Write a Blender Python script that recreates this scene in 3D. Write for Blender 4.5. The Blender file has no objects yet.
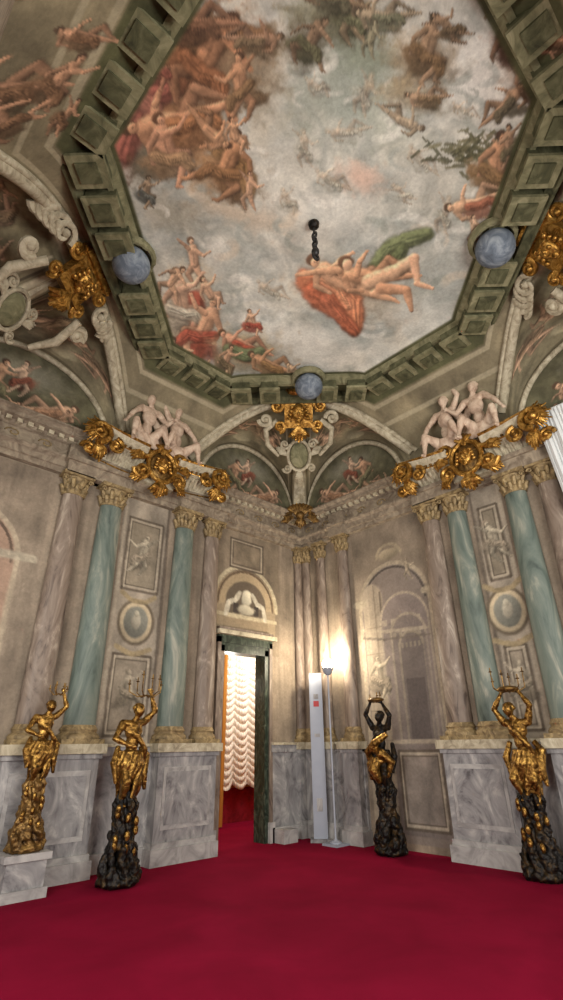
import bpy, math, random
import numpy as np
from mathutils import Vector, Matrix
random.seed(4)
sc=bpy.context.scene
sc.view_settings.view_transform='Standard'
LX,LY,ZC=8.1,8.6,8.05
AF,AL,AR,AN=3.15,3.5,3.6,3.5     # squinch sizes: far corner, left, right, near
pi=math.pi
# ------------------------------------------------------------ materials
def lin(c):
    return tuple(((x/255)/12.92 if x/255<=.04045 else ((x/255+.055)/1.055)**2.4) for x in c)
def newmat(name):
    m=bpy.data.materials.new(name);m.use_nodes=True
    nt=m.node_tree;return m,nt,nt.nodes['Principled BSDF']
def noise(nt,scale,detail=6,dist=0,vec=None,rough=.6):
    n=nt.nodes.new('ShaderNodeTexNoise');n.inputs['Scale'].default_value=scale
    n.inputs['Detail'].default_value=detail;n.inputs['Distortion'].default_value=dist;n.inputs['Roughness'].default_value=rough
    if vec: nt.links.new(vec,n.inputs['Vector'])
    return n.outputs['Fac']
def coords(nt,scale=(1,1,1)):
    t=nt.nodes.new('ShaderNodeTexCoord');mp=nt.nodes.new('ShaderNodeMapping');mp.inputs['Scale'].default_value=scale
    nt.links.new(t.outputs['Object'],mp.inputs['Vector']);return mp.outputs['Vector']
def ramp(nt,fac,stops):
    r=nt.nodes.new('ShaderNodeValToRGB');nt.links.new(fac,r.inputs['Fac'])
    e=r.color_ramp.elements
    while len(e)<len(stops): e.new(.5)
    for i,(p,c) in enumerate(stops): e[i].position=p;e[i].color=(*c,1)
    return r.outputs['Color']
def bump(nt,b,fac,st,dist=.02):
    n=nt.nodes.new('ShaderNodeBump');n.inputs['Strength'].default_value=st;n.inputs['Distance'].default_value=dist
    nt.links.new(fac,n.inputs['Height']);nt.links.new(n.outputs['Normal'],b.inputs['Normal'])
def stone(name,cols,scale=3,stretch=(1,1,1),rough=.6,dist=1.5,metal=0,bst=.15):
    m,nt,b=newmat(name);v=coords(nt,stretch);f=noise(nt,scale,9,dist,v)
    k=len(cols);st=[(.3+.4*i/(k-1),lin(c)) for i,c in enumerate(cols)]
    nt.links.new(ramp(nt,f,st),b.inputs['Base Color']);b.inputs['Roughness'].default_value=rough;b.inputs['Metallic'].default_value=metal
    b.inputs['Specular IOR Level'].default_value=.3
    bump(nt,b,f,bst);return m
def paintmat(name,amt=.2,rough=.8):
    m,nt,b=newmat(name)
    a=nt.nodes.new('ShaderNodeAttribute');a.attribute_name='Col'
    v=coords(nt);f=noise(nt,2.2,10,.8,v,.68);g=noise(nt,22,8,.5,v)
    r1=ramp(nt,f,[(.3,(1-amt,)*3),(.7,(1+amt,)*3)]);r2=ramp(nt,g,[(.3,(.86,)*3),(.7,(1.12,)*3)])
    cur=a.outputs['Color']
    for r in (r1,r2):
        x=nt.nodes.new('ShaderNodeMix');x.data_type='RGBA';x.blend_type='MULTIPLY';x.inputs[0].default_value=1
        nt.links.new(cur,x.inputs[6]);nt.links.new(r,x.inputs[7]);cur=x.outputs[2]
    nt.links.new(cur,b.inputs['Base Color']);b.inputs['Roughness'].default_value=rough;b.inputs['Specular IOR Level'].default_value=.2
    bump(nt,b,g,.12,.01);return m
PAINT=paintmat('fresco_plaster')
GOLD=stone('gilding',[(52,32,10),(158,116,52),(224,180,102)],9,rough=.36,metal=.8,bst=.6)
DGOLD=stone('old_gilding',[(44,30,16),(112,84,44),(168,134,76)],8,rough=.42,metal=.6,bst=.5)
GSTAT=stone('statue_gilding',[(38,26,12),(126,92,42),(208,166,88)],12,rough=.33,metal=.85,bst=.8)
CAPM=stone('tarnished_capital',[(86,72,50),(134,115,82),(172,150,108)],8,rough=.6,metal=.1,bst=.4)
ROCK=stone('dark_bronze_rock',[(10,9,9),(24,21,19),(78,58,28)],9,rough=.42,metal=.4,bst=.8)
TEAL=stone('green_marble',[(64,74,68),(92,103,95),(110,118,108),(150,149,134)],2.2,(1,1,.35),rough=.55,dist=2.5,bst=.03)
BROWN=stone('breccia_marble',[(78,66,58),(116,102,90),(130,116,103),(164,151,136)],3,(1.2,1.2,.4),rough=.5,dist=3,bst=.03)
GREY=stone('grey_marble',[(88,85,86),(130,128,128),(150,148,146),(182,178,173)],2.4,(1,1,.6),rough=.5,dist=3,bst=.03)
WHITEM=stone('white_marble',[(124,121,119),(158,155,152),(182,179,174)],2.5,rough=.5,dist=2,bst=.03)
CREAM=stone('cream_stucco',[(128,118,98),(172,162,138),(198,190,166)],6,rough=.7,bst=.2)
TAUPE=stone('painted_cornice',[(98,86,72),(132,119,102),(162,149,128)],5,(1,1,1),rough=.8,bst=.1)
OLIVE=stone('olive_plaster',[(54,55,38),(82,82,58),(110,109,82)],4,rough=.85,bst=.15)
OLIVEL=stone('olive_plaster_light',[(88,87,64),(120,117,88),(150,145,114)],4,rough=.85,bst=.15)
STUC=stone('stucco_flesh',[(148,124,106),(192,168,146),(216,198,176)],5,rough=.7,bst=.1)
DGREEN=stone('dark_green_marble',[(18,24,20),(42,52,42),(84,92,78)],6,(1,1,.5),rough=.35,dist=3,bst=.02)
BLUEG=stone('blue_grey_paint',[(78,86,96),(108,118,130),(148,156,162)],5,rough=.8)
# ------------------------------------------------------------ mesh builder
class MB:
    def __init__(s,xf=None): s.v=[];s.f=[];s.m=[];s.xf=xf or (lambda p:p)
    def add(s,vs,fs,m=0):
        b=len(s.v);s.v+=[tuple(s.xf(tuple(p))) for p in vs];s.f+=[tuple(b+i for i in f) for f in fs];s.m+=[m]*len(fs)
    def tube(s,pts,rad,seg=8,m=0,sq=1.0):
        pts=[Vector(p) for p in pts];n=len(pts)
        if not hasattr(rad,'__len__'): rad=[rad]*n
        vs=[];fs=[];up=None
        for i,p in enumerate(pts):
            t=(pts[min(i+1,n-1)]-pts[max(i-1,0)])
            t=t.normalized() if t.length>1e-9 else Vector((0,0,1))
            if up is None: up=Vector((0,0,1)) if abs(t.z)<.9 else Vector((1,0,0))
            a=t.cross(up)
            if a.length<1e-6: a=t.orthogonal()
            a.normalize();bb=a.cross(t).normalized();up=bb
            for k in range(seg):
                q=2*pi*k/seg;vs.append(p+a*math.cos(q)*rad[i]+bb*math.sin(q)*rad[i]*sq)
        for i in range(n-1):
            for k in range(seg):
                k2=(k+1)%seg;fs.append((i*seg+k,i*seg+k2,(i+1)*seg+k2,(i+1)*seg+k))
        fs.append(tuple(range(seg))[::-1]);fs.append(tuple((n-1)*seg+k for k in range(seg)))
        s.add(vs,fs,m)
    def ball(s,c,r,m=0,seg=12,ring=8,rot=None):
        if not hasattr(r,'__len__'): r=(r,r,r)
        vs=[];fs=[]
        for i in range(ring+1):
            th=pi*i/ring
            for k in range(seg):
                ph=2*pi*k/seg;p=Vector((r[0]*math.sin(th)*math.cos(ph),r[1]*math.sin(th)*math.sin(ph),r[2]*math.cos(th)))
                if rot: p=rot@p
                vs.append(Vector(c)+p)
        for i in range(ring):
            for k in range(seg):
                k2=(k+1)%seg
                fs.append((i*seg+k,(i+1)*seg+k,(i+1)*seg+k2,i*seg+k2))
        s.add(vs,fs,m)
    def box(s,lo,hi,m=0):
        x,y,z=lo;X,Y,Z=hi
        s.add([(x,y,z),(X,y,z),(X,Y,z),(x,Y,z),(x,y,Z),(X,y,Z),(X,Y,Z),(x,Y,Z)],
              [(0,3,2,1),(4,5,6,7),(0,1,5,4),(1,2,6,5),(2,3,7,6),(3,0,4,7)],m)
    def lathe(s,prof,c,seg=20,m=0,sx=1,sy=1):
        vs=[];fs=[];n=len(prof)
        for r,z in prof:
            for k in range(seg):
                q=2*pi*k/seg;vs.append((c[0]+r*sx*math.cos(q),c[1]+r*sy*math.sin(q),c[2]+z))
        for i in range(n-1):
            for k in range(seg):
                k2=(k+1)%seg;fs.append((i*seg+k,i*seg+k2,(i+1)*seg+k2,(i+1)*seg+k))
        fs.append(tuple(range(seg))[::-1]);fs.append(tuple((n-1)*seg+k for k in range(seg)))
        s.add(vs,fs,m)
    def sweep(s,path,prof,m=0,closed=False):
        n=len(path);vs=[];fs=[];k=len(prof)
        for i in range(n):
            p=Vector(path[i])
            a=Vector(path[(i-1)%n]) if (closed or i>0) else None
            b=Vector(path[(i+1)%n]) if (closed or i<n-1) else None
            ns=[]
            if a is not None: d=(p-a).normalized();ns.append(Vector((-d.y,d.x)))
            if b is not None: d=(b-p).normalized();ns.append(Vector((-d.y,d.x)))
            nn=ns[0] if len(ns)==1 else (ns[0]+ns[1])/(1+ns[0].dot(ns[1]))
            for o,z in prof: vs.append((p.x+nn.x*o,p.y+nn.y*o,z))
        for i in range(n if closed else n-1):
            j=(i+1)%n
            for q in range(k-1): fs.append((i*k+q,i*k+q+1,j*k+q+1,j*k+q))
        s.add(vs,fs,m)
    def obj(s,name,mats,smooth=True,parent=None,remesh=None,smoothit=4,disp=None):
        me=bpy.data.meshes.new(name);me.from_pydata(s.v,[],s.f);me.update()
        for mt in mats: me.materials.append(mt)
        me.polygons.foreach_set('material_index',s.m)
        if smooth: me.polygons.foreach_set('use_smooth',[True]*len(s.f))
        o=bpy.data.objects.new(name,me);sc.collection.objects.link(o)
        if smooth and not remesh:
            try: me.set_sharp_from_angle(angle=math.radians(50))
            except Exception: pass
        if parent: o.parent=parent
        if remesh:
            r=o.modifiers.new('r','REMESH');r.mode='VOXEL';r.voxel_size=remesh;r.use_smooth_shade=True
            q=o.modifiers.new('s','SMOOTH');q.iterations=smoothit;q.factor=.5
            if disp:
                tx=bpy.data.textures.new(name+'_clouds','CLOUDS');tx.noise_scale=disp[0];tx.noise_depth=3
                d=o.modifiers.new('d','DISPLACE');d.texture=tx;d.strength=disp[1];d.mid_level=.5
        return o
def empty(name):
    o=bpy.data.objects.new(name,None);sc.collection.objects.link(o);return o
def side(s): return (lambda p:(-p[0],-p[1],p[2])) if s=='L' else (lambda p:(-p[1],-p[0],p[2]))
def frame(o,R,U,N):
    o,R,U,N=map(Vector,(o,R,U,N))
    return lambda p:o+R*p[0]+U*p[1]+N*p[2]
# ------------------------------------------------------------ painting
def vnoise(x,y,seed):
    r=np.random.default_rng(seed).random((256,256));xi=np.floor(x).astype(int);yi=np.floor(y).astype(int)
    fx=x-xi;fy=y-yi;fx=fx*fx*(3-2*fx);fy=fy*fy*(3-2*fy)
    g=lambda a,b:r[a&255,b&255]
    return (g(xi,yi)*(1-fx)+g(xi+1,yi)*fx)*(1-fy)+(g(xi,yi+1)*(1-fx)+g(xi+1,yi+1)*fx)*fy
def fbm(x,y,seed,o=5):
    s=0;a=.5;t=0
    for i in range(o): s=s+a*vnoise(x*2**i+31*i,y*2**i+17*i,seed+i);t+=a;a*=.55
    return s/t
def sst(a,b,x): t=np.clip((x-a)/(b-a),0,1);return t*t*(3-2*t)
class Paint:
    def __init__(s,X,Y,base): s.X=X.ravel();s.Y=Y.ravel();s.C=np.tile(np.array(base,float),(s.X.size,1));s.n=fbm(s.X/9,s.Y/9,77,4);s.n2=fbm(s.X/5,s.Y/5,177,3)
    def sel(s,x0,x1,y0,y1): return np.nonzero((s.X>x0)&(s.X<x1)&(s.Y>y0)&(s.Y<y1))[0]
    def mix(s,i,a,c): a=a[:,None];s.C[i]=s.C[i]*(1-a)+np.asarray(c,float)*a
    def seg(s,p,q,r1,r2,c,al=1,shade=.35,fold=0,soft=.3):
        m=max(r1,r2)*1.45;i=s.sel(min(p[0],q[0])-m,max(p[0],q[0])+m,min(p[1],q[1])-m,max(p[1],q[1])+m)
        if not len(i): return
        dx,dy=q[0]-p[0],q[1]-p[1];L=dx*dx+dy*dy+1e-9
        x=s.X[i]-p[0];y=s.Y[i]-p[1];t=np.clip((x*dx+y*dy)/L,0,1);ox=x-t*dx;oy=y-t*dy
        bulge=1+.16*np.sin(pi*t);r=(r1+(r2-r1)*t)*bulge;d=np.hypot(ox,oy)/r
        w=1+.45*(s.n[i]-.5)
        a=al*(1-sst(1-soft,1+soft*.5,d*w))
        lit=(-.55*ox-.75*oy)/r
        k=1+shade*lit-.35*shade*d*d*d+.3*(s.n2[i]-.5)
        if fold: k=k+fold*np.sin((ox*dy-oy*dx)/math.sqrt(L)/r*5+10*s.n[i])
        s.mix(i,a,np.clip(np.array(c)[None,:]*k[:,None],8,245))
    def ell(s,c,rx,ry,ang,col,al=1,shade=.3,fold=0,soft=.25,rag=.5):
        m=max(rx,ry)*1.5;i=s.sel(c[0]-m,c[0]+m,c[1]-m,c[1]+m)
        if not len(i): return
        ca,sa=math.cos(ang),math.sin(ang);x=s.X[i]-c[0];y=s.Y[i]-c[1]
        u=(x*ca+y*sa)/rx;v=(-x*sa+y*ca)/ry;d=np.hypot(u,v)*(1+rag*(s.n[i]-.5))
        a=al*(1-sst(1-soft,1+soft*.5,d));k=1+shade*(-.5*x/rx-.7*y/ry)
        if fold: k=k+fold*1.6*(np.abs(np.sin(u*3+v*2+s.n[i]*9))-.5)+fold*2*(s.n2[i]-.5)
        s.mix(i,a,np.clip(np.array(col)[None,:]*k[:,None],8,245))
    def line(s,pts,r,c,al=.9):
        for a,b in zip(pts[:-1],pts[1:]): s.seg(a,b,r,r,c,al,0)
    def drap(s,pts,r,col,al=.95):
        n=len(pts);c=np.array(col,float)
        for k in range(n-1): s.seg(pts[k],pts[k+1],r*1.12,r*1.05,c*.5,al*.6,0,0,.5)
        for k in range(n-1): s.seg(pts[k],pts[k+1],r,r*.9,c*.95,al,.4,.13,.35)
        for o in (-.4,.2):
            for k in range(n-1):
                dx,dy=pts[k+1][0]-pts[k][0],pts[k+1][1]-pts[k][1];L=math.hypot(dx,dy)+1e-6;nx,ny=-dy/L*r*o,dx/L*r*o
                s.seg((pts[k][0]+nx,pts[k][1]+ny),(pts[k+1][0]+nx*.4,pts[k+1][1]+ny*.4),r*.2,r*.1,np.minimum(c*1.25,235),.5,.2,0,.8)
                s.seg((pts[k][0]+nx+r*.25,pts[k][1]+ny+r*.25),(pts[k+1][0]+nx*.4+r*.2,pts[k+1][1]+ny*.4+r*.2),r*.14,r*.08,c*.55,.5,0,0,.8)
    def rect(s,x0,x1,y0,y1,c,al=1):
        i=s.sel(x0,x1,y0,y1)
        if len(i): s.mix(i,np.full(len(i),al),c)
    def arc(s,c,R,w,a0,a1,col,al=1):
        s.line([(c[0]+R*math.cos(a),c[1]-R*math.sin(a)) for a in np.linspace(a0,a1,20)],w,col,al)
    def fig(s,c,L,ang=0,pose='sit',flesh=(190,150,120),hair=(80,55,40),drape=None,flip=1,al=.95):
        T={'recl':dict(h=(-.42,-.14),n=(-.3,-.07),p=(0,.05),l=[((.22,-.14),(.4,.06)),((.27,.1),(.5,.14))],a=[((-.36,.12),(-.2,.17)),((-.14,-.2),(-.02,-.3))]),
           'sit':dict(h=(.01,-.46),n=(0,-.33),p=(.03,-.03),l=[((.24,-.02),(.22,.24)),((.18,.1),(.06,.32))],a=[((-.18,-.17),(-.16,.02)),((.2,-.33),(.32,-.46))]),
           'fly':dict(h=(-.12,-.43),n=(-.06,-.3),p=(.04,0),l=[((-.05,.22),(.1,.4)),((.18,.18),(.32,.32))],a=[((-.23,-.34),(-.4,-.42)),((.18,-.2),(.3,-.32))]),
           'back':dict(h=(.1,-.4),n=(.02,-.3),p=(0,.02),l=[((-.22,.12),(-.1,.34)),((.2,.12),(.34,.3))],a=[((-.2,-.22),(-.32,-.04)),((.22,-.2),(.36,-.1))])}[pose]
        ca,sa=math.cos(ang),math.sin(ang)
        f=lambda p:(c[0]+L*(p[0]*flip*ca-p[1]*sa),c[1]+L*(p[0]*flip*sa+p[1]*ca))
        fl=np.array(flesh,float);dk=fl*.4
        hp=T['p'];nk=T['n']
        if drape is not None:
            s.ell(f((hp[0]-.08,hp[1]+.1)),L*.3,L*.15,ang+.5,np.array(drape)*.8,al*.9,.3,.14,.4,.9)
        for kn,ft in T['l']:
            s.seg(f(hp),f(kn),L*.095,L*.07,dk,.45*al,0,0,.6);s.seg(f(kn),f(ft),L*.064,L*.04,dk,.45*al,0,0,.6)
        s.seg(f(nk),f(hp),L*.13,L*.1,dk,.45*al,0,0,.6)
        for k,(kn,ft) in enumerate(T['l']):
            g=fl*(.78 if k==0 else 1)
            s.seg(f(hp),f(kn),L*.078,L*.05,g,al,.5);s.seg(f(kn),f(ft),L*.048,L*.025,g,al,.5)
            s.seg(f(ft),f((ft[0]+.06,ft[1]+.02)),L*.024,L*.016,g,al,.3)
        s.seg(f(nk),f(hp),L*.1,L*.082,fl,al,.5);s.ell(f((nk[0]*.85+hp[0]*.15,nk[1]*.85+hp[1]*.15)),L*.13,L*.07,ang,fl*1.03,al*.9,.45,0,.5)
        mid=((nk[0]*.7+hp[0]*.3),(nk[1]*.7+hp[1]*.3));s.seg(f(mid),f(hp),L*.012,L*.012,fl*.68,.55,0)
        for k,(el,ha) in enumerate(T['a']):
            g=fl*(1.05 if k else .84);sh=(nk[0]+(.07 if el[0]>nk[0] else -.07),nk[1]+.03)
            s.seg(f(sh),f(el),L*.046,L*.033,g,al,.45);s.seg(f(el),f(ha),L*.033,L*.019,g,al,.45);s.ell(f(ha),L*.03,L*.02,ang,g,al,.2)
        s.ell(f((T['h'][0]-.015,T['h'][1]-.02)),L*.075,L*.076,0,hair,al,.3);s.ell(f((T['h'][0]+.012,T['h'][1]+.01)),L*.047,L*.058,ang,fl*1.05,al,.4)
        s.ell(f((T['h'][0]+.02,T['h'][1]+.005)),L*.03,L*.008,ang,fl*.5,al*.7,0)
        if drape is not None:
            s.drap([f((hp[0]-.16,hp[1]-.04)),f((hp[0]+.02,hp[1]+.05)),f((hp[0]+.16,hp[1]+.05)),f((hp[0]+.22,hp[1]+.16))],L*.07,drape,al)
def grid_obj(name,PX,C,mat,keep=None,parent=None):
    n,m,_=PX.shape;idx=np.arange(n*m).reshape(n,m)
    q=np.stack([idx[:-1,:-1],idx[1:,:-1],idx[1:,1:],idx[:-1,1:]],-1).reshape(-1,4)
    if keep is not None: q=q[keep.ravel()]
    me=bpy.data.meshes.new(name);me.vertices.add(n*m);me.vertices.foreach_set('co',PX.reshape(-1).astype(np.float32))
    me.loops.add(q.size);me.loops.foreach_set('vertex_index',q.reshape(-1).astype(np.int32))
    me.polygons.add(len(q));me.polygons.foreach_set('loop_start',np.arange(0,q.size,4,dtype=np.int32))
    me.polygons.foreach_set('use_smooth',np.ones(len(q),bool))
    me.update(calc_edges=True);me.validate()
    a=me.color_attributes.new('Col','FLOAT_COLOR','POINT')
    c=np.clip(C/255,0,1);c=np.where(c<=.04045,c/12.92,((c+.055)/1.055)**2.4)
    a.data.foreach_set('color',np.concatenate([c,np.ones((n*m,1))],1).reshape(-1).astype(np.float32))
    me.materials.append(mat);o=bpy.data.objects.new(name,me);sc.collection.objects.link(o)
    if parent: o.parent=parent
    return o
def zc(d): return 6.75+1.3*np.sin(pi/2*np.clip(d/1.5,0,1))
# homography between image pixels and ceiling plan metres; fresco is painted in image coordinates
IMG_PTS=[(274.1,74.5),(279.3,375.4),(102.9,242.2),(451.0,236.1)]  # image pixels, computed from the estimated camera pose
PL=[(-5.866,-5.522),(-2.393,-1.925),(-6.275,-2.347),(-2.678,-5.820)]
A=[]
for (x,y),(u,v) in zip(PL,IMG_PTS):
    A.append([x,y,1,0,0,0,-u*x,-u*y]);A.append([0,0,0,x,y,1,-v*x,-v*y])
h=np.linalg.solve(np.array(A),np.array(IMG_PTS).reshape(-1));HM=np.append(h,1).reshape(3,3)
def image_px(x,y):
    w=HM[2,0]*x+HM[2,1]*y+HM[2,2];return (HM[0,0]*x+HM[0,1]*y+HM[0,2])/w,(HM[1,0]*x+HM[1,1]*y+HM[1,2])/w
HI=np.linalg.inv(HM)
def plan(u,v):
    a=HI@np.array([u,v,1]);return a[0]/a[2],a[1]/a[2]
# ------------------------------------------------------------ ceiling
WO=1.22
SF,SL,SR,SN=4.3,4.85,4.8,3.6
def octpts(n):
    w=WO-n;q=n*math.sqrt(2)
    f,l,r,k=SF-q,SL-q,SR-q,SN-q
    return [(-w,-(f-w)),(-(f-w),-w),(-LX+(l-w),-w),(-LX+w,-(l-w)),(-LX+w,-LY+(k-w)),(-LX+(k-w),-LY+w),(-(r-w),-LY+w),(-w,-LY+(r-w))]
def octn(x,y):
    r2=math.sqrt(2)
    out=np.maximum(np.maximum(x+WO,-LX+WO-x),np.maximum(y+WO,-LY+WO-y))
    for c in (SF-(-x-y),SL-((LX+x)-y),SR-(-x+(LY+y)),SN-((LX+x)+(LY+y))): out=np.maximum(out,c/r2)
    return out
st=.019
gx=np.arange(0,LX+st,st);gy=np.arange(0,LY+st,st);gx[-1]=LX;gy[-1]=LY
X,Y=np.meshgrid(-gx,-gy,indexing='ij')
D=np.minimum(np.minimum(-X,LX+X),np.minimum(-Y,LY+Y));Z=zc(D)
U,V=image_px(X,Y)  # image pixel of each ceiling vertex; all fresco strokes below use these
p=Paint(U,V,(150,148,138))
xm,ym=X.ravel(),Y.ravel()
wx=fbm(xm*1.1,ym*1.1,5,4);wy=fbm(xm*1.1,ym*1.1,9,4)
n1=fbm(xm*.9+2.2*wx,ym*.9+2.2*wy,21,6);n2=fbm(xm*2+3*wy,ym*2+2*wx,41,5)
f=sst(.36,.64,n1)[:,None];g=sst(.4,.65,n2)[:,None]
p.C=np.array([152,155,148.])*(1-f)+np.array([212,209,197.])*f
p.C=p.C*(1-.3*g)+np.array([172,180,180.])*.3*g
p.C*=(.93+.14*fbm(xm*6,ym*6,61,4))[:,None]
for c,rx,ry,co,al in (((480,75),60,44,(242,238,230),.85),((500,112),32,60,(224,218,208),.6),((455,45),40,30,(230,226,216),.6),((300,345),70,26,(230,227,218),.75),((275,180),40,60,(204,200,188),.5),((200,300),25,50,(214,210,198),.5),((440,320),45,22,(214,214,206),.5),((330,215),60,26,(222,218,208),.55),
  ((350,90),60,55,(142,152,140),.7),((365,55),45,25,(116,126,106),.65),((300,100),30,50,(160,164,150),.5),((390,130),40,30,(182,184,168),.5),((260,120),22,50,(210,200,180),.6),((240,215),60,12,(190,166,140),.6),((360,178),24,15,(216,180,160),.8),((430,190),50,40,(184,178,164),.4),((300,240),40,40,(214,208,196),.4),((170,215),40,18,(160,150,130),.5)):
    p.ell(c,rx,ry,.3,co,al,.1,0,.8,1.2)
for k in range(90):
    a=random.uniform(0,2*pi);u=300+random.uniform(-150,190);v=210+random.uniform(-190,150);R=random.uniform(9,26)
    b=random.choice([(230,226,216),(134,140,132),(234,230,220),(158,164,158),(214,198,176)])
    p.line([(u+R*math.cos(a+t),v+.6*R*math.sin(a+t)) for t in np.linspace(0,2.6,9)],random.uniform(1.4,5),b,.26)
for (u,v,L,a,ps) in ((300,150,40,.3,'fly'),(345,130,44,-.4,'recl'),(420,160,40,.5,'recl'),(285,205,34,-.3,'sit'),(330,180,40,.2,'recl'),(440,215,40,.6,'fly'),(270,290,36,.2,'recl'),(400,195,30,-.5,'fly'),(360,95,46,.7,'fly'),(315,90,36,-.8,'sit'),(462,110,30,.2,'recl')):
    p.fig((u,v),L,a,ps,(196,176,152),(156,142,122),(178,174,158),1,.42)
# great group, upper left
p.ell((200,66),76,48,-.5,(128,96,70),.92,.3,.12,.5,1);p.ell((136,125),26,52,.3,(152,92,78),.92,.3,.12,.4,.9);p.ell((168,40),50,30,-.4,(112,86,64),.9,.3,.12,.5,1)
p.ell((188,130),46,36,.2,(150,110,76),.9,.3,.12,.5,1);p.ell((220,172),36,28,.4,(152,114,78),.85,.3,.12,.6,1);p.ell((146,160),22,26,.5,(98,92,76),.9,.3,.1,.5,1);p.ell((252,70),34,46,.1,(144,124,98),.7,.3,.1,.7,1)
p.drap([(120,152),(130,120),(148,96),(176,84)],13,(168,98,84));p.drap([(150,58),(190,46),(225,36),(262,40)],13,(138,102,72));p.drap([(215,150),(240,165),(246,190)],9,(156,118,78));p.drap([(132,90),(150,110),(150,140)],9,(178,116,98))
p.fig((200,66),126,.35,'back',(184,132,98),(70,48,36),(150,100,70));p.fig((178,116),116,-.55,'recl',(206,152,116),(84,58,42),(166,116,80))
p.fig((164,160),88,-.2,'sit',(204,152,120),(88,60,44),(168,134,100));p.fig((222,170),88,.5,'back',(184,134,98),(78,56,42),(146,106,72),-1)
p.fig((240,90),72,-.4,'fly',(190,142,108),(70,52,40),(136,106,76),-1);p.fig((142,196),38,.2,'sit',(152,130,106),(64,54,42),(96,98,92));p.fig((206,128),56,1.1,'recl',(196,148,112),(84,60,46),None,-1);p.fig((245,192),40,.4,'fly',(190,150,120),(86,62,48),None)
p.fig((150,72),60,-.2,'sit',(180,126,98),(74,52,40),(136,80,66));p.fig((250,38),60,.3,'recl',(166,130,104),(70,54,42),(122,102,78),-1);p.fig((232,140),44,-.2,'sit',(196,152,118),(84,60,46),None);p.fig((190,20),90,-.2,'recl',(158,116,90),(64,50,38),(116,84,64))
# top centre & right groups
p.ell((335,18),56,26,.1,(100,98,76),.85,.3,.12,.6,1);p.ell((300,45),24,26,.1,(86,78,62),.75,.3,.12,.6,1);p.fig((306,44),64,.4,'back',(130,106,84),(64,54,42),(92,90,66));p.fig((345,18),64,.2,'fly',(146,128,102),(70,58,46),(106,106,80));p.fig((382,14),62,-.3,'recl',(156,140,116),(76,66,54),(114,114,92));p.fig((330,-6),70,.1,'recl',(138,116,92),(64,54,42),(98,94,74));p.fig((366,40),40,.6,'fly',(138,132,108),(84,78,62),None)
p.ell((420,60),38,32,.3,(128,110,86),.8,.3,.12,.6,1);p.fig((420,56),82,.3,'sit',(152,124,98),(68,54,42),(116,92,66));p.ell((410,98),38,16,.3,(136,120,94),.7,.3,.12,.6,1);p.fig((398,118),50,.8,'recl',(166,148,124),(90,76,62),None,-1);p.fig((446,30),48,-.6,'fly',(142,116,92),(62,52,40),(100,84,64));p.fig((424,96),44,-.3,'recl',(158,130,104),(74,58,44),(120,98,72))
p.ell((516,52),24,44,-.2,(116,90,72),.8,.3,.12,.6,1);p.fig((514,46),80,.9,'back',(138,106,84),(58,46,38),(106,72,58));p.fig((500,104),58,-.5,'recl',(162,128,100),(64,52,40),(94,84,66),-1);p.fig((526,92),48,.3,'sit',(134,108,86),(60,48,38),(100,76,58));p.fig((500,14),50,.2,'recl',(142,116,94),(64,52,40),(98,82,64))
for k in range(120):
    a=random.uniform(-1,1);u=468+random.gauss(0,20);v=152+random.gauss(0,9)
    p.line([(u,v),(u+10*math.cos(a),v+9*math.sin(a))],random.uniform(.8,2),random.choice([(80,78,56),(104,100,72),(62,62,44)]),.75)
p.ell((500,172),28,36,.4,(108,90,68),.85,.3,.12,.5,1);p.fig((490,176),86,.2,'sit',(178,132,100),(64,48,38),(130,100,68));p.fig((474,200),64,-.6,'recl',(196,156,124),(74,56,44),(152,96,74));p.fig((512,214),62,.6,'back',(150,120,94),(64,50,40),(96,88,70),-1);p.fig((508,148),46,-.4,'fly',(156,124,98),(64,50,38),(98,88,66),-1);p.fig((470,232),34,.3,'fly',(186,154,126),(88,68,54),None)
# central pair
p.ell((350,294),60,30,.25,(172,152,128),.5,.2,.1,.7,1.2)
p.drap([(376,264),(386,248),(404,240),(424,234)],8,(108,116,80));p.drap([(372,270),(390,264),(400,250)],7,(92,100,66))
p.drap([(304,280),(320,288),(342,296)],12,(200,120,86));p.drap([(310,292),(330,306),(352,316)],11,(186,102,72));p.drap([(340,284),(352,300),(354,326)],9,(206,128,92));p.drap([(324,300),(340,318),(352,330)],7,(166,92,66));p.drap([(318,278),(336,290),(346,306)],5,(222,146,108))
p.fig((348,280),92,.15,'recl',(216,166,130),(90,62,46),None);p.fig((372,274),80,-.25,'recl',(206,154,118),(88,60,44),None)
p.seg((366,282),(396,270),8,6.5,(224,178,142),.95,.5);p.seg((396,270),(412,258),6.5,5,(224,178,142),.95,.5);p.seg((411,258),(415,282),5,3,(222,172,138),.95,.5);p.seg((414,283),(430,288),3,2,(222,172,138),.95,.45);p.seg((378,288),(404,290),6,4.5,(200,148,114),.95,.5);p.seg((404,290),(409,310),4.5,2.5,(196,146,112),.95,.5)
p.seg((336,270),(312,272),4.5,3,(210,160,124),.95,.45);p.seg((312,272),(294,275),3,2,(210,160,124),.95,.4);p.ell((343,262),8,7,0,(88,62,46),.95);p.ell((345,265),5,6,0,(222,174,140),.95,.4)
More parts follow.
